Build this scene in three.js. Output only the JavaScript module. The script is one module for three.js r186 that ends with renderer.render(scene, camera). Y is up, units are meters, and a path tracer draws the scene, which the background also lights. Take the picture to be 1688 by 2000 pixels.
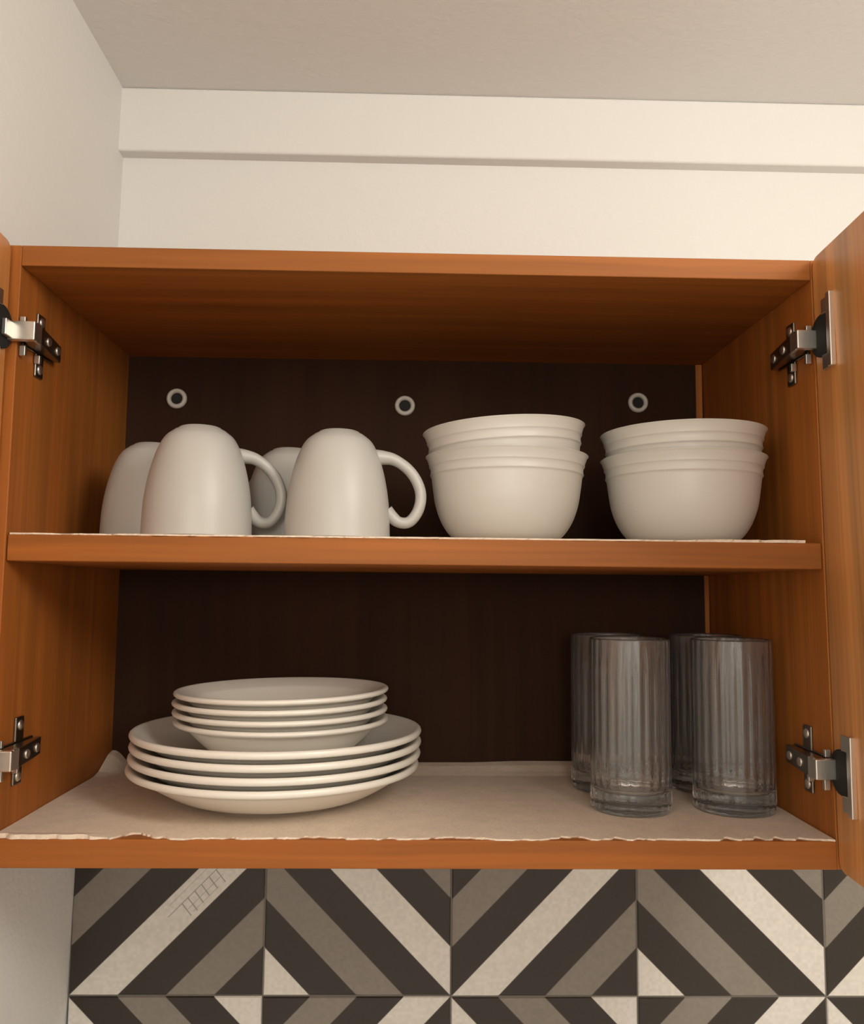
import * as THREE from 'three';
import { RoundedBoxGeometry } from 'three/addons/geometries/RoundedBoxGeometry.js';
import { mergeGeometries } from 'three/addons/utils/BufferGeometryUtils.js';

// ------------------------------------------------------------------ scene, camera, light, exposure
// x right, y up, z towards the viewer; the origin is the middle of the cabinet's front edge at its underside.
const scene = new THREE.Scene();
scene.background = new THREE.Color(0x0a0908);

const EYE = new THREE.Vector3(-0.0044, 0.2025, 0.6479);
const YAW = 0.02384, PITCH = 0.09424, ROLL = 0.00974;
const camera = new THREE.PerspectiveCamera(62.04, 1688 / 2000, 0.02, 20);
{
  const fw = new THREE.Vector3(Math.sin(YAW) * Math.cos(PITCH), Math.sin(PITCH), -Math.cos(YAW) * Math.cos(PITCH));
  const rt = new THREE.Vector3().crossVectors(fw, new THREE.Vector3(0, 1, 0)).normalize();
  const up = new THREE.Vector3().crossVectors(rt, fw);
  camera.position.copy(EYE);
  camera.up.copy(up).multiplyScalar(Math.cos(ROLL)).addScaledVector(rt, -Math.sin(ROLL));
  camera.lookAt(EYE.clone().add(fw));
}
scene.add(camera);

// two opal globes hanging under the ceiling, outside the frame: one above and right of the viewer, one further back in the room
const LAMP_COLOUR = new THREE.Color().setRGB(1.0, 0.94, 0.84);
const LAMPS = [{ at: new THREE.Vector3(0.54, 0.58, 0.73), r: 0.15, power: 0.82 }, { at: new THREE.Vector3(0.02, 0.34, 1.85), r: 0.14, power: 1.1 }];
for (const L of LAMPS) {
  const light = new THREE.PointLight(LAMP_COLOUR, L.power, 0, 2);
  light.position.copy(L.at);
  light.castShadow = true;
  light.shadow.radius = L.r / 0.02;
  light.shadow.mapSize.set(2048, 2048);
  light.shadow.bias = -0.0005;
  scene.add(light);
}

const renderer = new THREE.WebGLRenderer({ antialias: true });
renderer.toneMapping = THREE.LinearToneMapping;
renderer.toneMappingExposure = 0.97;
renderer.shadowMap.enabled = true;

// ------------------------------------------------------------------ helpers
function rng(seed) { let s = seed >>> 0; return () => { s = (s + 0x6D2B79F5) >>> 0; let t = s; t = Math.imul(t ^ (t >>> 15), t | 1); t ^= t + Math.imul(t ^ (t >>> 7), t | 61); return ((t ^ (t >>> 14)) >>> 0) / 4294967296; }; }
function valueNoise(nx, ny, seed) {                      // periodic value noise on an nx x ny lattice, sampled with u, v in 0..1
  const r = rng(seed), g = new Float32Array(nx * ny).map(() => r());
  const sm = (t) => t * t * (3 - 2 * t);
  return (u, v) => {
    const x = ((u % 1) + 1) % 1 * nx, y = ((v % 1) + 1) % 1 * ny, x0 = Math.floor(x) % nx, y0 = Math.floor(y) % ny, x1 = (x0 + 1) % nx, y1 = (y0 + 1) % ny;
    const a = sm(x - Math.floor(x)), b = sm(y - Math.floor(y));
    return (g[y0 * nx + x0] * (1 - a) + g[y0 * nx + x1] * a) * (1 - b) + (g[y1 * nx + x0] * (1 - a) + g[y1 * nx + x1] * a) * b;
  };
}
function texture(w, h, fn, srgb = true) {
  const d = new Uint8Array(w * h * 4);
  for (let y = 0; y < h; y++) for (let x = 0; x < w; x++) {
    const c = fn((x + 0.5) / w, (y + 0.5) / h), i = (y * w + x) * 4;
    for (let k = 0; k < 3; k++) d[i + k] = Math.max(0, Math.min(255, Math.round(c[k])));
    d[i + 3] = 255;
  }
  const t = new THREE.DataTexture(d, w, h, THREE.RGBAFormat);
  t.magFilter = THREE.LinearFilter; t.minFilter = THREE.LinearMipmapLinearFilter; t.generateMipmaps = true;
  t.wrapS = t.wrapT = THREE.RepeatWrapping; t.anisotropy = 8;
  if (srgb) t.colorSpace = THREE.SRGBColorSpace;
  t.needsUpdate = true;
  return t;
}
function woodTexture(rgb, seed, contrast) {              // grain runs along v
  const a = valueNoise(9, 2, seed), b = valueNoise(34, 3, seed + 1), c = valueNoise(120, 5, seed + 2), w = valueNoise(3, 4, seed + 3), f = valueNoise(220, 24, seed + 4);
  return texture(512, 512, (u, v) => {
    const uu = u + (w(u, v) - 0.5) * 0.03;
    const k = (a(uu, v) - 0.5) * 0.5 + (b(uu, v) - 0.5) * 0.45 + (c(uu, v) - 0.5) * 0.3 + (f(u, v) - 0.5) * 0.12;
    const m = 1 + k * contrast, red = 1 + (a(uu + 0.37, v) - 0.5) * contrast * 0.25;
    return [rgb[0] * m, rgb[1] * m / red, rgb[2] * m / red / red];
  });
}
function planarUV(g, grain, scaleU = 3, scaleV = 1.2, off = 0) {   // metres to texture; v runs along the grain axis
  const geo = g.index ? g.toNonIndexed() : g;
  const p = geo.attributes.position, uv = new Float32Array(p.count * 2);
  const A = new THREE.Vector3(), B = new THREE.Vector3(), C = new THREE.Vector3(), n = new THREE.Vector3();
  for (let i = 0; i < p.count; i += 3) {
    A.fromBufferAttribute(p, i); B.fromBufferAttribute(p, i + 1); C.fromBufferAttribute(p, i + 2);
    n.crossVectors(B.clone().sub(A), C.clone().sub(A));
    const an = [Math.abs(n.x), Math.abs(n.y), Math.abs(n.z)], dom = an.indexOf(Math.max(...an));
    let along = grain, across = [0, 1, 2].find((k) => k !== grain && k !== dom);
    if (dom === grain) { along = (grain + 1) % 3; across = (grain + 2) % 3; }
    [A, B, C].forEach((P, k) => { const q = P.toArray(); uv[(i + k) * 2] = q[across] * scaleU + off; uv[(i + k) * 2 + 1] = q[along] * scaleV + off * 0.7; });
  }
  geo.setAttribute('uv', new THREE.BufferAttribute(uv, 2));
  return geo;
}
const used = {};
function numbered(n) { const k = used[n] = (used[n] ?? -1) + 1; return k ? n + '_' + String(k).padStart(3, '0') : n; }
function mesh(name, geo, mat, parent) {
  const m = new THREE.Mesh(geo, mat); m.name = parent === scene ? numbered(name) : name;
  m.castShadow = m.receiveShadow = true; parent.add(m); return m;
}
function group(name, parent = scene, pos = [0, 0, 0]) { const o = new THREE.Group(); o.name = parent === scene ? numbered(name) : name; o.position.set(...pos); parent.add(o); return o; }
function tag(o, label, category, grp) { o.userData.label = label; if (category) o.userData.category = category; if (grp) o.userData.group = grp; return o; }
function struct(o, label) { o.userData.kind = 'structure'; o.userData.label = label; return o; }
function box(x0, x1, y0, y1, z0, z1, r = 0) {
  const w = x1 - x0, h = y1 - y0, d = z1 - z0;
  const g = r ? new RoundedBoxGeometry(w, h, d, 2, r) : new THREE.BoxGeometry(w, h, d);
  return g.translate((x0 + x1) / 2, (y0 + y1) / 2, (z0 + z1) / 2);
}
function lathe(pts, seg = 96) { return new THREE.LatheGeometry(pts.map(([r, y]) => new THREE.Vector2(Math.max(r, 0), y)), seg); }
function smoothProfile(pts, n) {                         // Catmull-Rom through profile points
  const c = new THREE.CatmullRomCurve3(pts.map(([r, y]) => new THREE.Vector3(r, y, 0)), false, 'centripetal');
  return c.getPoints(n).map((p) => [p.x, p.y]);
}

// ------------------------------------------------------------------ materials
const paintNoise = valueNoise(90, 90, 5), paintFine = valueNoise(256, 256, 6);
const paintBump = texture(512, 512, (u, v) => { const k = 255 * (0.5 * paintNoise(u, v) + 0.5 * paintFine(u, v)); return [k, k, k]; }, false);
paintBump.repeat.set(2, 2);
const M = {};
M.paint = new THREE.MeshStandardMaterial({ color: new THREE.Color().setRGB(0.80, 0.785, 0.76), roughness: 0.85, bumpMap: paintBump, bumpScale: 0.00035 });
M.worktop = new THREE.MeshStandardMaterial({ color: new THREE.Color().setRGB(0.86, 0.84, 0.80), roughness: 0.4 });
M.floor = new THREE.MeshStandardMaterial({ color: new THREE.Color().setRGB(0.62, 0.55, 0.47), roughness: 0.5 });
const WOOD = [163, 96, 39], DOOR_WOOD = [200, 136, 78];
M.wood = new THREE.MeshPhysicalMaterial({ map: woodTexture(WOOD, 11, 0.34), roughness: 0.55, specularIntensity: 0.6 });
M.door = new THREE.MeshPhysicalMaterial({ map: woodTexture(DOOR_WOOD, 31, 0.36), roughness: 0.4, clearcoat: 0.12, clearcoatRoughness: 0.35 });
M.hardboard = new THREE.MeshPhysicalMaterial({ map: woodTexture([52, 31, 18], 51, 0.22), roughness: 0.75, specularIntensity: 0.3 });
M.nickel = new THREE.MeshStandardMaterial({ color: new THREE.Color().setRGB(0.78, 0.75, 0.70), metalness: 1, roughness: 0.36 });
M.darkMetal = new THREE.MeshStandardMaterial({ color: new THREE.Color().setRGB(0.30, 0.27, 0.23), metalness: 1, roughness: 0.3 });
M.darkPlastic = new THREE.MeshStandardMaterial({ color: new THREE.Color().setRGB(0.012, 0.010, 0.009), roughness: 0.8 });
M.washer = new THREE.MeshStandardMaterial({ color: new THREE.Color().setRGB(0.62, 0.58, 0.52), roughness: 0.4 });
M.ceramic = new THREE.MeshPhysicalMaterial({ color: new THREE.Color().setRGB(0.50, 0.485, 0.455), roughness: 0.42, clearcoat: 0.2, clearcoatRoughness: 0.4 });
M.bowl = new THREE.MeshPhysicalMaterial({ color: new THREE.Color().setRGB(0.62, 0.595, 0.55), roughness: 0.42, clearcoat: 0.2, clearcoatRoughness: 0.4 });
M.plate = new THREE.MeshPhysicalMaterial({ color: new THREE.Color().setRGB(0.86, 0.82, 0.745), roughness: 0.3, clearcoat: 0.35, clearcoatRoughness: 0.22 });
const ln1 = valueNoise(24, 24, 71), ln2 = valueNoise(200, 160, 72);
M.liner = new THREE.MeshStandardMaterial({ map: texture(512, 512, (u, v) => { const m = 1 + (ln1(u, v) - 0.5) * 0.05 + (ln2(u, v) - 0.5) * 0.06; return [228 * m, 210 * m, 191 * m]; }), roughness: 0.9 });
M.glass = new THREE.MeshPhysicalMaterial({ color: 0xffffff, transmission: 0.965, thickness: 0.004, ior: 1.5, roughness: 0.03, attenuationColor: new THREE.Color().setRGB(0.86, 0.87, 0.86), attenuationDistance: 0.12 });
M.grout = new THREE.MeshStandardMaterial({ color: new THREE.Color().setRGB(0.16, 0.145, 0.125), roughness: 0.9 });
M.opal = new THREE.MeshStandardMaterial({ color: 0xffffff, roughness: 0.4, emissive: LAMP_COLOUR, emissiveIntensity: 4 });

// ------------------------------------------------------------------ the room
const X_LEFT = -0.337, X_RIGHT = 1.75, Z_BACK = -0.272, Z_FRONT = 2.4, Y_FLOOR = -1.45, Y_CEIL = 0.757, T = 0.1;
struct(mesh('floor', planarUV(box(X_LEFT - T, X_RIGHT + T, Y_FLOOR - T, Y_FLOOR, Z_BACK - T, Z_FRONT + T), 0, 1, 1), M.floor, scene), 'pale floor of the kitchen below the cabinet');
struct(mesh('ceiling', planarUV(box(X_LEFT - T, X_RIGHT + T, Y_CEIL, Y_CEIL + T, Z_BACK - T, Z_FRONT + T), 0, 1, 1), M.paint, scene), 'off-white painted ceiling above the cabinet');
struct(mesh('wall_right', planarUV(box(X_RIGHT, X_RIGHT + T, Y_FLOOR, Y_CEIL, Z_BACK, Z_FRONT), 0, 1, 1), M.paint, scene), 'off-white wall on the right');
struct(mesh('wall_front', planarUV(box(X_LEFT, X_RIGHT, Y_FLOOR, Y_CEIL, Z_FRONT, Z_FRONT + T), 0, 1, 1), M.paint, scene), 'off-white wall opposite the cabinet');
{ // the left wall leans out of plumb by about a centimetre
  const g = box(-0.12, 0, Y_FLOOR, Y_CEIL, Z_BACK - T, Z_FRONT + T), p = g.attributes.position;
  for (let i = 0; i < p.count; i++) p.setX(i, p.getX(i) - 0.3425 + 0.0155 * p.getY(i));
  g.computeVertexNormals();
  struct(mesh('wall_left', planarUV(g, 0, 1, 1), M.paint, scene), 'off-white left wall meeting the ceiling in the corner');
}
const wallBack = struct(group('wall_back'), 'off-white back wall with patterned tiles below the cabinet');
mesh('plaster', planarUV(box(X_LEFT - T, X_RIGHT + T, Y_FLOOR, Y_CEIL, Z_BACK - T, Z_BACK), 0, 1, 1), M.paint, wallBack);
struct(mesh('trim_1', planarUV(box(-0.345, X_RIGHT, 0.6835, Y_CEIL, Z_BACK - 0.01, Z_BACK + 0.017, 0.003), 0, 1, 1), M.paint, scene), 'shallow off-white beam along the top of the back wall');

// pale worktop below the tiles, under the frame; it throws light back up on the tiles
struct(mesh('worktop', planarUV(box(-0.36, X_RIGHT, -0.50, -0.46, Z_BACK, 0.34, 0.004), 0, 1, 1), M.worktop, scene), 'pale worktop below the tiled wall');
struct(mesh('base_units', planarUV(box(-0.36, X_RIGHT, Y_FLOOR, -0.50, Z_BACK, 0.30, 0.002), 1, 3, 1.2, 0.3), M.wood, scene), 'wooden base units under the worktop');

// backsplash: square tiles printed with diagonal stripes, each tile laid turned against its neighbours
const TONES = { D: [48, 41, 35], M: [134, 125, 116], L: [220, 214, 206] }, BANDS = 'DMDLDMDL';
const tn = valueNoise(60, 60, 91), tn2 = valueNoise(200, 200, 92);
function tilePrint(marks) {
  return texture(512, 512, (u, v) => {
    const t = (u + v) * 4, e = 0.012, k = Math.min(7, Math.max(0, Math.floor(t))), fr = t - Math.floor(t);
    let c = TONES[BANDS[k]];
    const nb = fr < e ? k - 1 : fr > 1 - e ? k + 1 : k;
    if (nb !== k && nb >= 0 && nb < 8) { const w = fr < e ? 0.5 - fr / e / 2 : 0.5 - (1 - fr) / e / 2; c = c.map((a, i) => a * (1 - w) + TONES[BANDS[nb]][i] * w); }
    let m = 1 + (tn(u, v) - 0.5) * 0.06 + (tn2(u, v) - 0.5) * 0.025;
    if (marks) m *= marks(u, v);
    return c.map((a) => a * m);
  });
}
// faint scratched grid on the pale stripe of the first tile, in that tile's own print coordinates
const segs = [];
{
  const r = rng(4), S = (a, s) => [a, s];
  const add = (a0, s0, a1, s1, w) => segs.push([a0, s0, a1, s1, w]);   // a runs along the stripe, s across it
  add(-0.05, 0.90, 0.24, 0.905, 0.0022); add(0.02, 0.84, 0.20, 0.845, 0.0012); add(-0.02, 0.955, 0.22, 0.96, 0.001); add(0.03, 0.80, 0.16, 0.80, 0.001);
  for (let i = 0; i < 6; i++) { const a = 0.01 + i * 0.035 + (r() - 0.5) * 0.008; add(a, 0.785 + r() * 0.02, a + 0.006, 0.90, 0.0016); }
}
const scratch = (u, v) => {
  const a = (v - u) / 2, s = (u + v);
  let m = 1;
  for (const [a0, s0, a1, s1, w] of segs) {
    const dx = a1 - a0, dy = s1 - s0, t = Math.max(0, Math.min(1, ((a - a0) * dx + (s - s0) * dy) / (dx * dx + dy * dy)));
    const d = Math.hypot(a - a0 - dx * t, s - s0 - dy * t);
    if (d < w * 2) m = Math.min(m, 0.62 + 0.38 * Math.min(1, d / (w * 2)));
  }
  return m;
};
M.tile = new THREE.MeshPhysicalMaterial({ map: tilePrint(null), roughness: 0.38 });
M.tileScratched = new THREE.MeshPhysicalMaterial({ map: tilePrint(scratch), roughness: 0.38 });
const TX = [-0.3445, -0.1497, 0.0411, 0.2325, 0.4277, 0.619, 0.81], TY = [-0.0155, -0.2065, -0.3975, -0.4585], GAP = 0.0013, Z_TILE = -0.2595;
function tileGeo(w, h, corner, cut = 1) {                          // chamfered slab; corner = where the dark tip of the print lies
  const d = 0.0085, c = 0.0011, g = new THREE.BufferGeometry();
  const x = w / 2, y = h / 2, f = [[-x + c, -y + c, d], [x - c, -y + c, d], [x - c, y - c, d], [-x + c, y - c, d]], s = [[-x, -y, d - c], [x, -y, d - c], [x, y, d - c], [-x, y, d - c]], b = s.map(([p, q]) => [p, q, 0]);
  const P = [], U = [];
  const uv = (q) => { let u = (q[0] + x) / w, v = 1 - (y - q[1]) / h * cut; if (corner[0] === 'r') u = 1 - u; if (corner[1] === 't') v = 1 - v; return [u * 0.998 + 0.001, v * 0.998 + 0.001]; };
  const tri = (...q) => q.forEach((k) => { P.push(...k); U.push(...uv(k)); });
  const quad = (a, e, h2, k) => { tri(a, e, h2); tri(a, h2, k); };
  quad(...f);
  for (let i = 0; i < 4; i++) { const j = (i + 1) % 4; quad(s[i], s[j], f[j], f[i]); quad(b[i], b[j], s[j], s[i]); }
  quad(b[3], b[2], b[1], b[0]);
  g.setAttribute('position', new THREE.Float32BufferAttribute(P, 3)); g.setAttribute('uv', new THREE.Float32BufferAttribute(U, 2)); g.computeVertexNormals();
  return g;
}
mesh('tile_grout', box(TX[0] + 0.0005, TX[6], TY[3], -0.001, Z_BACK - 0.002, Z_TILE - 0.0012), M.grout, wallBack);
{
  const r = rng(77);
  for (let j = 0; j < 3; j++) for (let i = 0; i < 6; i++) {
    const odd = i % 2, corner = j % 2 === 0 ? (odd ? 'rt' : 'rb') : (odd ? 'lt' : 'lb');
    const w = TX[i + 1] - TX[i] - GAP, h = TY[j] - TY[j + 1] - GAP;
    const t = mesh('tile', tileGeo(w, h, corner, (TY[j] - TY[j + 1]) / 0.191), i === 0 && j === 0 ? M.tileScratched : M.tile, wallBack);
    t.position.set((TX[i] + TX[i + 1]) / 2, (TY[j] + TY[j + 1]) / 2 - (i - 2) * 0.0006, Z_TILE - 0.0085 + (r() - 0.5) * 0.0006);
  }
}

// ------------------------------------------------------------------ the wall cabinet
const W = 0.31, TH = 0.016, H = 0.4685, D = 0.2556, YB = 0.0206, YS0 = 0.2232, YS1 = 0.2433, YT = 0.4521;
const cab = tag(group('wall_cabinet'), 'open orange-brown wooden wall cabinet holding white crockery and clear glasses', 'cabinet');
mesh('side_panel', planarUV(box(-W - TH, -W, 0, H, -D, 0, 0.0008), 1, 3, 1.2, 0.1), M.wood, cab);
// the right side stands a few millimetres out of plumb: wider at the foot
const RACK = 0.0055, rack = (y) => RACK * (1 - y / H);
{
  const g = box(W, W + TH, 0, H, -D, 0, 0.0008), p = g.attributes.position;
  for (let i = 0; i < p.count; i++) p.setX(i, p.getX(i) + rack(p.getY(i)));
  mesh('side_panel', planarUV(g, 1, 3, 1.2, 0.55), M.wood, cab);
}
mesh('top_panel', planarUV(box(-W, W, YT, H, -D, 0, 0.0008), 0, 3, 1.2, 0.3), M.wood, cab);
mesh('bottom_panel', planarUV(box(-W, W + rack(YB), 0, YB, -D, 0.0005, 0.0008), 0, 3, 1.2, 0.8), M.wood, cab);
mesh('shelf', planarUV(box(-W + 0.0006, W + rack(YS1) - 0.0003, YS0, YS1, -D, -0.0015, 0.001), 0, 3, 1.2, 0.05), M.wood, cab);
mesh('back_panel', planarUV(box(-W - TH, W + TH + 0.004, 0, H, -D - 0.0035, -D), 1, 3, 1.2, 0.2), M.hardboard, cab).userData.label = 'dark brown back panel';
mesh('back_batten', planarUV(box(0.3025, 0.3095, YS1, YT, -D, -D + 0.003, 0.0006), 1, 3, 1.2, 0.4), M.wood, cab);
mesh('back_batten', planarUV(box(0.3075, 0.3125, YB, YS0, -D, -D + 0.003, 0.0006), 1, 3, 1.2, 0.6), M.wood, cab);
// three fixing washers with a dark bolt hole
for (const [x, y, ox, oy] of [[-0.2573, 0.4064, -0.0006, 0.0006], [-0.0132, 0.4023, 0.0007, -0.0002], [0.2395, 0.4095, -0.0002, 0.0006]]) {
  const s = group('fixing_bolt', cab, [x, y, -D]);
  const ring = lathe([[0.0060, 0], [0.0106, 0], [0.0110, 0.0014], [0.0104, 0.0032], [0.0090, 0.0044], [0.0074, 0.0040], [0.0062, 0.0026], [0.0060, 0.0010], [0.0060, 0]], 40).rotateX(Math.PI / 2);
  mesh('washer', ring, M.washer, s).userData.label = 'pale ring';
  const hole = lathe([[0, 0.0006], [0.0045, 0.0006], [0.0064, 0.0012], [0.0064, 0], [0, 0]], 24).rotateX(Math.PI / 2).translate(ox * 0.3, oy * 0.3, 0);
  mesh('bolt_head', hole, M.darkPlastic, s);
}
// doors: slabs with rounded corners, opened to about a right angle
function doorGeo(width, thick, grainOff) {
  const r = 0.010, s = new THREE.Shape(), y0 = 0, y1 = H, x0 = 0, x1 = width;
  s.moveTo(x0 + r, y0); s.lineTo(x1 - r, y0); s.quadraticCurveTo(x1, y0, x1, y0 + r); s.lineTo(x1, y1 - r); s.quadraticCurveTo(x1, y1, x1 - r, y1);
  s.lineTo(x0 + r, y1); s.quadraticCurveTo(x0, y1, x0, y1 - r); s.lineTo(x0, y0 + r); s.quadraticCurveTo(x0, y0, x0 + r, y0);
  const b = 0.0014;
  const g = new THREE.ExtrudeGeometry(s, { depth: thick - 2 * b, bevelEnabled: true, bevelThickness: b, bevelSize: b, bevelOffset: -b, bevelSegments: 3, curveSegments: 8 });
  return planarUV(g.translate(0, 0, b), 1, 3, 1.2, grainOff);
}
const DOOR_W = 0.322, DOOR_T = 0.017;
const doorR = mesh('door', doorGeo(DOOR_W, DOOR_T, 0.13), M.door, cab);
doorR.position.set(0.3104 + RACK, 0, 0.0016); doorR.rotation.y = -Math.PI / 2 - 0.06;       // local x runs out of the cabinet, local z towards its left
doorR.geometry.translate(0, 0, -DOOR_T);
{ const p = doorR.geometry.attributes.position; for (let i = 0; i < p.count; i++) p.setZ(i, p.getZ(i) + RACK * p.getY(i) / H); }
const doorL = mesh('door', doorGeo(DOOR_W, DOOR_T, 0.47), M.door, cab);
doorL.position.set(-0.3160, 0, 0.004); doorL.rotation.y = -Math.PI / 2 + 0.05;

// concealed hinges; side = +1 on the right, -1 on the left
function hinge(side, y) {
  const h = group('hinge', cab, [side * W + (side > 0 ? rack(y) : 0), y, 0]);
  const B = (i0, i1, y0, y1, z0, z1, r = 0.0006) => side > 0 ? box(-i1, -i0, y0, y1, z0, z1, r) : box(i0, i1, y0, y1, z0, z1, r);   // i = distance from the panel into the cabinet
  // plate screwed to the side panel: a long body and two screw wings
  mesh('mounting_plate', mergeGeometries([B(0, 0.0025, -0.008, 0.008, -0.060, -0.006), B(0, 0.0022, -0.026, 0.026, -0.044, -0.030, 0.001), B(0, 0.004, -0.006, 0.006, -0.056, -0.012)]), M.darkMetal, h);
  for (const s of [-1, 1]) {
    const c = lathe([[0, 0.0016], [0.0012, 0.0018], [0.0034, 0.0012], [0.0040, 0.0002], [0.0040, 0], [0, 0]], 20).rotateZ(side * Math.PI / 2).translate(-side * 0.0022, s * 0.0195, -0.037);
    mesh('screw', c, M.nickel, h);
  }
  // arm: a channel sloping from the back of the plate up to the knuckle
  const prof = new THREE.Shape(); prof.moveTo(-0.061, 0.004); prof.lineTo(-0.061, 0.0085); prof.lineTo(-0.048, 0.0105); prof.lineTo(-0.012, 0.0155); prof.lineTo(-0.001, 0.0165); prof.lineTo(0.001, 0.0145); prof.lineTo(0.001, 0.006); prof.lineTo(-0.010, 0.004); prof.closePath();
  const armG = new THREE.ExtrudeGeometry(prof, { depth: 0.0125, bevelEnabled: true, bevelThickness: 0.0008, bevelSize: 0.0008, bevelOffset: -0.0008, bevelSegments: 2 });
  // shape (z, i) extruded along y: map x->z, y->-side*x, z->y
  const p = armG.attributes.position;
  for (let i = 0; i < p.count; i++) { const a = p.getX(i), b = p.getY(i), c = p.getZ(i); p.setXYZ(i, -side * b, c - 0.00625, a); }
  if (side > 0) { const q = armG.attributes.position.array; for (let i = 0; i < q.length; i += 9) for (let k = 0; k < 3; k++) { const t = q[i + 3 + k]; q[i + 3 + k] = q[i + 6 + k]; q[i + 6 + k] = t; } }
  armG.computeVertexNormals();
  mesh('arm', armG, M.darkMetal, h);
  for (const z of [-0.050, -0.024]) {
    const i = z < -0.04 ? 0.0102 : 0.0138;
    const c = lathe([[0, 0.0012], [0.0010, 0.0009], [0.0030, 0.0016], [0.0036, 0.0006], [0.0036, -0.002], [0, -0.002]], 20).rotateZ(side * Math.PI / 2).translate(-side * i, 0, z);
    mesh('adjusting_screw', c, M.nickel, h);
  }
  for (const [yy, zz, l] of [[-0.012, -0.004, 0.005], [0.0112, -0.002, 0.0035], [-0.012, -0.030, 0.004]]) mesh('clip', B(0.001, 0.0055, yy - l, yy + l * 0.6, zz - 0.0018, zz + 0.0018, 0.0005), M.nickel, h);
  // knuckle: the bright link that bridges to the cup in the door
  mesh('link', mergeGeometries([B(-0.0042, 0.0165, -0.0075, 0.0075, 0.0018, 0.0075, 0.0010), B(0.0138, 0.0165, -0.0078, 0.0078, -0.006, 0.004, 0.0008), B(-0.004, 0.0, -0.0065, 0.0065, 0.006, 0.018, 0.001)]), M.nickel, h).userData.label = 'bright knuckle link';
  // cup in the door with its flange
  const off = side > 0 ? -0.0012 : 0.0046;                          // door face lies this far outside the panel face
  const f = (i0, i1, y0, y1, z0, z1, r) => B(i0 - off, i1 - off, y0, y1, z0, z1, r);
  mesh('cup_flange', mergeGeometries([f(0.0002, 0.0046, -0.0285, 0.0285, 0.0315, 0.0375, 0.0008), f(0.0002, 0.0014, -0.0275, -0.0160, 0.018, 0.0320, 0.0004), f(0.0002, 0.0014, 0.0160, 0.0275, 0.018, 0.0320, 0.0004)]), M.nickel, h);
  const cup = lathe([[0, 0.0004], [0.0148, 0.0004], [0.0152, 0.0010], [0.0165, 0.0012], [0.0165, -0.001], [0, -0.001]], 40).rotateZ(side * Math.PI / 2).translate(side * off, 0, 0.0165);
  mesh('cup', cup, M.darkPlastic, h).userData.label = 'dark hinge cup';
  return h;
}
hinge(1, 0.4020); hinge(1, 0.0740); hinge(-1, 0.3985); hinge(-1, 0.0770);

// ------------------------------------------------------------------ liners with torn front edges
const LT = 0.0013;
function linerGeo(x0, x1, y, zb, zf, seed, amp, notches, lift) {
  const c3 = valueNoise(260, 1, seed + 4);
  const nx = 300, nz = 20, g = new THREE.BoxGeometry(x1 - x0, LT, zf - zb, nx, 1, nz).translate((x0 + x1) / 2, y + LT / 2, (zf + zb) / 2);
  const a = valueNoise(14, 1, seed), b = valueNoise(70, 1, seed + 1), c = valueNoise(170, 1, seed + 2), d = valueNoise(12, 6, seed + 3);
  const p = g.attributes.position;
  for (let i = 0; i < p.count; i++) {
    const X = p.getX(i), Y = p.getY(i), Z = p.getZ(i), u = (X - x0) / (x1 - x0), top = Y > y + LT / 2;
    let dy = top ? (d(u, (Z - zb) / (zf - zb) * 0.8) - 0.5) * 0.0003 : 0, dz = 0;
    if (Z > zf - 1e-4) {
      const t = b(top ? u : u + 0.004, 0);
      dz = ((a(u, 0) - 0.6) * 1.2 + (t > 0.6 ? -0.6 : t < 0.3 ? 0.3 : 0) + (c(u, 0) - 0.5) * 1.1) * amp;
    }
    if (Z > zf - 1e-4) for (const [c, w, depth] of notches) { const k = Math.abs(X - c) / w; if (k < 1) dz -= depth * (1 - k * k) * (0.7 + 0.6 * c3(u, 0)); }
    if (lift) dy += lift(X, Z, top);
    p.setXYZ(i, X, Y + dy, Z + dz);
  }
  const q = planarUV(g, 2, 4, 4, 0.2);
  q.computeVertexNormals();
  return q;
}
const smooth = (a, b, t) => { const k = Math.max(0, Math.min(1, (t - a) / (b - a))); return k * k * (3 - 2 * k); };
const linerLow = mesh('shelf_liner', linerGeo(-W + 0.0008, W + rack(YB) - 0.0012, YB, -D + 0.0015, 0.0003, 201, 0.0022,
  [[-0.205, 0.016, 0.009], [-0.186, 0.006, 0.005], [-0.07, 0.02, 0.003], [0.03, 0.03, 0.003], [0.118, 0.018, 0.007], [0.152, 0.005, 0.005], [0.168, 0.006, 0.004], [0.236, 0.006, 0.005], [0.258, 0.004, 0.006], [0.272, 0.004, 0.005], [0.29, 0.004, 0.004]],
  (x, z, top) => (top ? 0.0022 * smooth(-0.225, -0.245, x) * smooth(-0.012, -0.001, z) : 0) + 0.016 * smooth(-0.285, -0.307, x) * smooth(-0.205, -0.252, z) + 0.0055 * smooth(-0.24, -0.15, x) * smooth(0.30, 0.2, x) * smooth(-0.212, -0.254, z) + 0.002 * smooth(0.05, 0.12, x) * smooth(-0.222, -0.254, z)), M.liner, scene);
tag(linerLow, 'beige liner with torn front edge on the cabinet bottom under plates and glasses', 'shelf liner');
const linerUp = mesh('shelf_liner', linerGeo(-W + 0.002, W - 0.010, YS1, -D + 0.002, -0.0014, 301, 0.0016, [[-0.27, 0.008, 0.004], [-0.235, 0.005, 0.004], [0.27, 0.006, 0.004]], (x, z, top) => (top ? 0.0009 * smooth(0.2, 0.235, x) : 0)), M.liner, scene);
tag(linerUp, 'beige liner seen edge-on along the middle shelf under mugs and bowls', 'shelf liner');
const Y_LOW = YB + LT + 0.0002, Y_UP = YS1 + LT + 0.0002;

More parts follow.
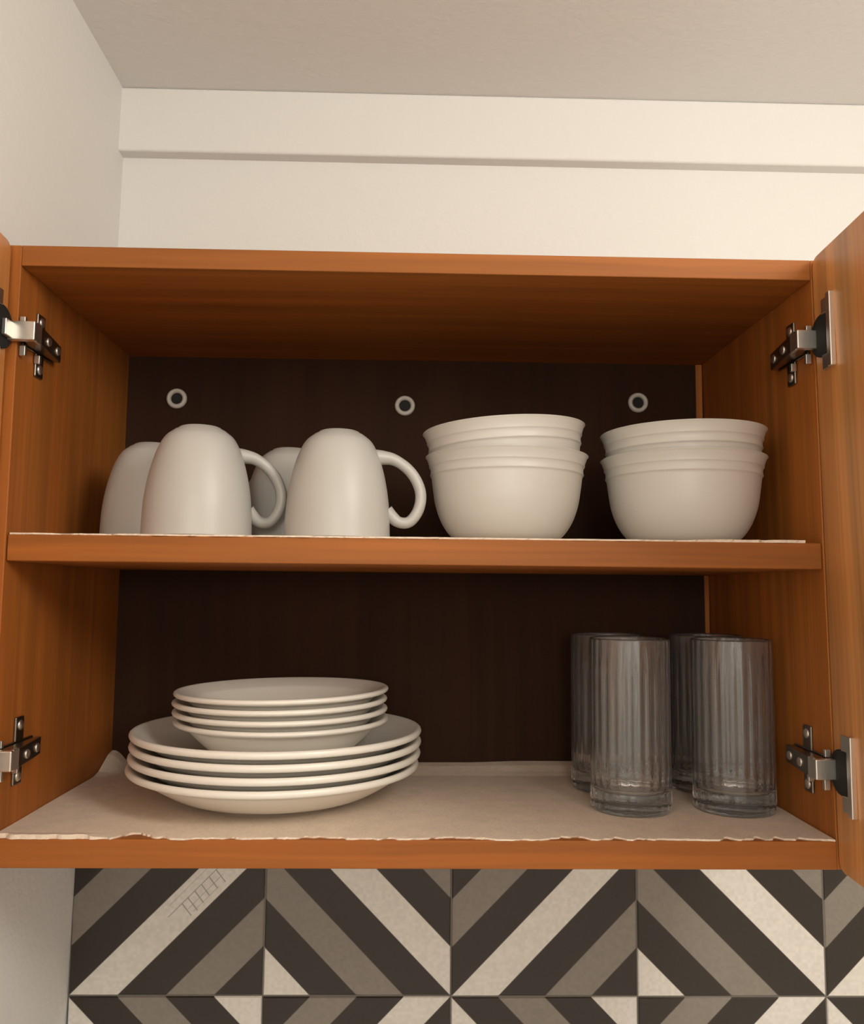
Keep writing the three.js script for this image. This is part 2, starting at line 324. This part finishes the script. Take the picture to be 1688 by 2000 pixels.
// ------------------------------------------------------------------ plates
// profile from the centre of the underside outwards, over the rim and back to the centre of the face
function platePoints(R, h, foot, bt, t) {
  const under = [[0, 0.0022], [foot - 0.006, 0.0022], [foot - 0.0045, 0.0004], [foot - 0.002, 0], [foot, 0.0006], [foot + 0.002, 0.0026]];
  const top = h - bt - 0.0016, s = R - 0.0105 - foot - 0.002;
  const slope = smoothProfile([[foot + 0.002, 0.0026], [foot + 0.002 + s * 0.36, top * 0.24], [foot + 0.002 + s * 0.72, top * 0.62], [R - 0.0105, top]], 14).slice(1);
  const lip = [[R - 0.0036, h - bt * 1.02], [R - 0.0016, h - bt * 0.88], [R - 0.0005, h - bt * 0.70], [R, h - bt * 0.45], [R - 0.0004, h - bt * 0.2], [R - 0.0016, h - bt * 0.03], [R - 0.003, h], [R - 0.0048, h - bt * 0.08]];
  const face = slope.slice(0, -1).map(([r, y], i) => {                // the face runs parallel to the underside
    const [r1, y1] = slope[i + 1], l = Math.hypot(r1 - r, y1 - y);
    return [r - (y1 - y) / l * t, y + (r1 - r) / l * t];
  }).reverse();
  return [...under, ...slope, ...lip, ...face, [foot - 0.004, t + 0.0026], [foot * 0.5, t + 0.0023], [0, t + 0.0022]];
}
const plateGeo = (...a) => lathe(platePoints(...a), 128);
const DINNER_STEP = 0.0096, SIDE_STEP = 0.0083;
const dinnerGeo = plateGeo(0.126, 0.0325, 0.062, 0.0062, 0.0042), sideGeo = plateGeo(0.0938, 0.0345, 0.046, 0.0048, 0.0036);
const dinner = mesh('dinner_plate', dinnerGeo, M.plate, scene);
[[-0.1218, -0.1250, 'large white dinner plate at the very bottom of the plate stack, on the liner'],
  [-0.1202, -0.1245, 'large white dinner plate second from the bottom of the stack'],
  [-0.1196, -0.1250, 'large white dinner plate third from the bottom of the stack'],
  [-0.1196, -0.1245, 'topmost large white dinner plate, carrying the four smaller plates']].forEach(([x, z, label], i) => {
  const o = i ? dinner.clone() : dinner;
  if (i) { o.name = numbered('dinner_plate'); scene.add(o); }
  o.position.set(x, Y_LOW + i * DINNER_STEP, z); o.rotation.y = i * 1.1;
  tag(o, label, 'plate', 'stacked dinner plates');
});
const side = mesh('side_plate', sideGeo, M.plate, scene);
const SIDE_Y = Y_LOW + 3 * DINNER_STEP + 0.0070;
[[-0.1165, -0.1245, 0.004, 'lowest of the small white plates, lying in the top dinner plate'],
  [-0.1175, -0.1245, 0.008, 'small white plate second from the bottom of the four small plates'],
  [-0.1178, -0.1245, 0.012, 'small white plate just beneath the topmost small plate'],
  [-0.1166, -0.1245, 0.016, 'topmost small white plate with its shaded greyish face open']].forEach(([x, z, tilt, label], i) => {
  const o = i ? side.clone() : side;
  if (i) { o.name = numbered('side_plate'); scene.add(o); }
  o.position.set(x, SIDE_Y + i * SIDE_STEP, z); o.rotation.z = tilt; 
  tag(o, label, 'plate', 'stacked side plates');
});

// ------------------------------------------------------------------ mugs, standing upside down
const MUG_H = 0.0893, MUG_R = 0.0430;
function mugBody() {
  const k = [[1.0, 0.0], [0.995, 0.06], [0.972, 0.31], [0.917, 0.50], [0.83, 0.68], [0.735, 0.81], [0.62, 0.905], [0.47, 0.965]];
  const outer = smoothProfile(k.map(([r, y]) => [r * MUG_R, y * MUG_H]), 40);
  const foot = [[0.405 * MUG_R, 0.981 * MUG_H], [0.38 * MUG_R, 0.992 * MUG_H], [0.345 * MUG_R, 0.999 * MUG_H], [0.31 * MUG_R, MUG_H], [0.28 * MUG_R, 0.99 * MUG_H], [0, 0.988 * MUG_H]];
  const inner = smoothProfile(k.map(([r, y]) => [Math.max(0.004, r * MUG_R - 0.0038), y * MUG_H - (y > 0.3 ? 0.004 * (y - 0.3) / 0.66 : 0)]), 30).reverse();
  return lathe([[0, 0.965 * MUG_H - 0.006], ...inner, [MUG_R - 0.0028, -0.0], [MUG_R - 0.0012, 0], ...outer, ...foot].map(([r, y]) => [r, Math.max(0, y)]), 96);
}
function mugHandle() {
  // the loop in the (x, y) plane, wider where it meets the body
  const pts = [[0.0285, 0.0680], [0.0360, 0.0682], [0.0450, 0.0668], [0.0560, 0.0600], [0.0640, 0.0500], [0.0680, 0.0375], [0.0655, 0.0240], [0.0580, 0.0150], [0.0500, 0.0150], [0.0440, 0.0195], [0.0398, 0.0235]];
  const curve = new THREE.CatmullRomCurve3(pts.map(([x, y]) => new THREE.Vector3(x, y, 0)), false, 'centripetal');
  const n = 60, m = 20, P = [], I = [];
  for (let i = 0; i <= n; i++) {
    const t = i / n, c = curve.getPointAt(t), d = curve.getTangentAt(t), nx = -d.y, ny = d.x;
    const flare = 1 + 0.55 * Math.pow(Math.max(0, 1 - t * 4.5), 1.5) + 0.35 * Math.pow(Math.max(0, 1 - (1 - t) * 7), 1.5);
    const a = 0.0046 * flare, b = 0.0058 * flare;                  // in-plane and sideways half thickness
    for (let j = 0; j <= m; j++) { const th = j / m * Math.PI * 2; const p = a * Math.cos(th), q = b * Math.sin(th); P.push(c.x + nx * p, c.y + ny * p, q); }
  }
  for (let i = 0; i < n; i++) for (let j = 0; j < m; j++) { const a = i * (m + 1) + j, b = a + m + 1; I.push(a, b, a + 1, b, b + 1, a + 1); }
  const g = new THREE.BufferGeometry(); g.setAttribute('position', new THREE.Float32BufferAttribute(P, 3)); g.setIndex(I); g.computeVertexNormals();
  return g;
}
const mug = group('mug');
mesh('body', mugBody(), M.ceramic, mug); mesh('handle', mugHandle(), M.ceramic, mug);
[[-0.0650, -0.0475, 0.06, 1.0, 'upside-down white mug in front, its open handle pointing at the bowls'],
  [-0.1790, -0.0475, 0.42, 1.02, 'upside-down white mug in front, its handle crossing the pale mug behind'],
  [-0.2400, -0.1240, 0.9, 1.0, 'upside-down white mug half hidden at the left cabinet side'],
  [-0.1180, -0.1420, 2.4, 1.0, 'upside-down white mug mostly hidden behind the two front mugs']].forEach(([x, z, turn, s, label], i) => {
  const o = i ? mug.clone() : mug;
  if (i) { o.name = numbered('mug'); scene.add(o); }
  o.position.set(x, Y_UP, z); o.rotation.y = turn; o.scale.setScalar(s);
  tag(o, label, 'mug', 'upturned mugs on the middle shelf');
});

// ------------------------------------------------------------------ bowls
function bowlGeo() {
  const R = 0.0697, h = 0.0755;
  const out = smoothProfile([[0.0400, 0.0006], [0.0478, 0.0060], [0.0555, 0.0175], [0.0606, 0.0320], [0.0628, 0.0450], [0.0642, 0.0560]], 26);
  const lip = [[0.0645, 0.0576], [0.0653, 0.0581], [0.0656, 0.0590], [0.0652, 0.0600], [0.0651, 0.0625], [0.0654, 0.0648], [0.0662, 0.0656], [0.0666, 0.0664], [0.0664, 0.0674], [0.0672, 0.0700], [0.0682, 0.0728], [0.0690, 0.0744], [R, 0.0750], [R - 0.0006, h], [R - 0.0020, h - 0.0004]];
  const inn = smoothProfile([[R - 0.0026, 0.0735], [0.0642, 0.0640], [0.0624, 0.0500], [0.0582, 0.0320], [0.0500, 0.0160], [0.0360, 0.0070], [0.0150, 0.0052]], 26);
  return lathe([[0, 0.0016], [0.0345, 0.0016], [0.0360, 0.0002], [0.0385, 0], ...out, ...lip, ...inn, [0, 0.005]], 128);
}
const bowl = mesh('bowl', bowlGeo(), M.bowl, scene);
[[0.0765, 0, -0.0760, 0, 'lower white bowl of the left pair, beside the mug handle'],
  [0.0779, 0.0237, -0.0755, 0.056, 'upper white bowl tilted in the left pair, its right rim higher'],
  [0.2290, 0, -0.0760, 0, 'lower white bowl of the right pair, close to the right cabinet side'],
  [0.2298, 0.0226, -0.0755, 0.012, 'upper white bowl sitting nearly level in the right pair']].forEach(([x, dy, z, tilt, label], i) => {
  const o = i ? bowl.clone() : bowl;
  if (i) { o.name = numbered('bowl'); scene.add(o); }
  o.position.set(x, Y_UP + dy, z); o.rotation.z = tilt; o.scale.y = 0.975;
  tag(o, label, 'bowl', 'stacked bowls on the middle shelf');
});

// ------------------------------------------------------------------ tall glasses with a thick foot and faint flutes inside
function glassGeo() {
  const R = 0.0336, h = 0.143, seg = 192;
  const out = [[0, 0.0012], [0.022, 0.0010], [0.028, 0.0002], [0.0305, 0], [0.0325, 0.0006], [0.0333, 0.0020], [R, 0.0040], [R, 0.05], [R, 0.10], [R, h - 0.0016], [R - 0.0005, h - 0.0004], [R - 0.0012, h], [R - 0.0019, h - 0.0004], [R - 0.0024, h - 0.0020]];
  const inn = [[R - 0.0026, 0.11], [R - 0.0028, 0.07], [R - 0.0030, 0.035], [R - 0.0034, 0.0235], [R - 0.0055, 0.0185], [R - 0.0100, 0.0160], [R - 0.018, 0.0150], [0, 0.0146]];
  const prof = [...out, ...inn], P = [], I = [];
  prof.forEach(([r, y], k) => {
    const w = k >= out.length ? smooth(0.016, 0.03, y) * smooth(h, h - 0.02, y) * 0.0006 : k > 5 && k < 10 ? 0.00022 : 0;
    for (let j = 0; j < seg; j++) { const a = j / seg * Math.PI * 2, rr = r + w * Math.cos(a * 24); P.push(rr * Math.cos(a), y, -rr * Math.sin(a)); }
  });
  for (let k = 0; k < prof.length - 1; k++) for (let j = 0; j < seg; j++) { const j2 = (j + 1) % seg, a = k * seg + j, b = k * seg + j2, c = a + seg, d = b + seg; I.push(a, b, c, b, d, c); }
  const g = new THREE.BufferGeometry(); g.setAttribute('position', new THREE.Float32BufferAttribute(P, 3)); g.setIndex(I); g.computeVertexNormals();
  return g;
}
const glass = mesh('drinking_glass', glassGeo(), M.glass, scene);
[[0.1845, -0.0900, 'tall clear glass in front, on the side nearer the plates'],
  [0.2730, -0.0900, 'tall clear glass in front, close to the right cabinet side'],
  [0.1825, -0.1660, 'tall clear glass at the back, on the side nearer the plates'],
  [0.2765, -0.1660, 'tall clear glass at the back, close to the right cabinet side']].forEach(([x, z, label], i) => {
  const o = i ? glass.clone() : glass;
  if (i) { o.name = numbered('drinking_glass'); scene.add(o); }
  o.position.set(x, Y_LOW, z); o.rotation.y = i * 0.7;
  tag(o, label, 'glass', 'tall clear glasses on the cabinet bottom');
});

// ------------------------------------------------------------------ the lamp
LAMPS.forEach((L, i) => {
  const lamp = tag(group('ceiling_lamp', scene, [L.at.x, Y_CEIL, L.at.z]), i ? 'white opal globe lamp hanging further back in the room' : 'white opal globe lamp hanging under the ceiling in front of the cabinet', 'lamp');
  const dy = L.at.y - Y_CEIL;
  mesh('canopy', lathe([[0, 0], [0.06, 0], [0.06, -0.012], [0.045, -0.022], [0.012, -0.026], [0.012, dy + L.r * 0.97], [0, dy + L.r * 0.97]].reverse(), 40), M.washer, lamp);
  mesh('globe', new THREE.SphereGeometry(L.r, 40, 24).translate(0, dy, 0), M.opal, lamp).castShadow = false;
});

renderer.render(scene, camera);
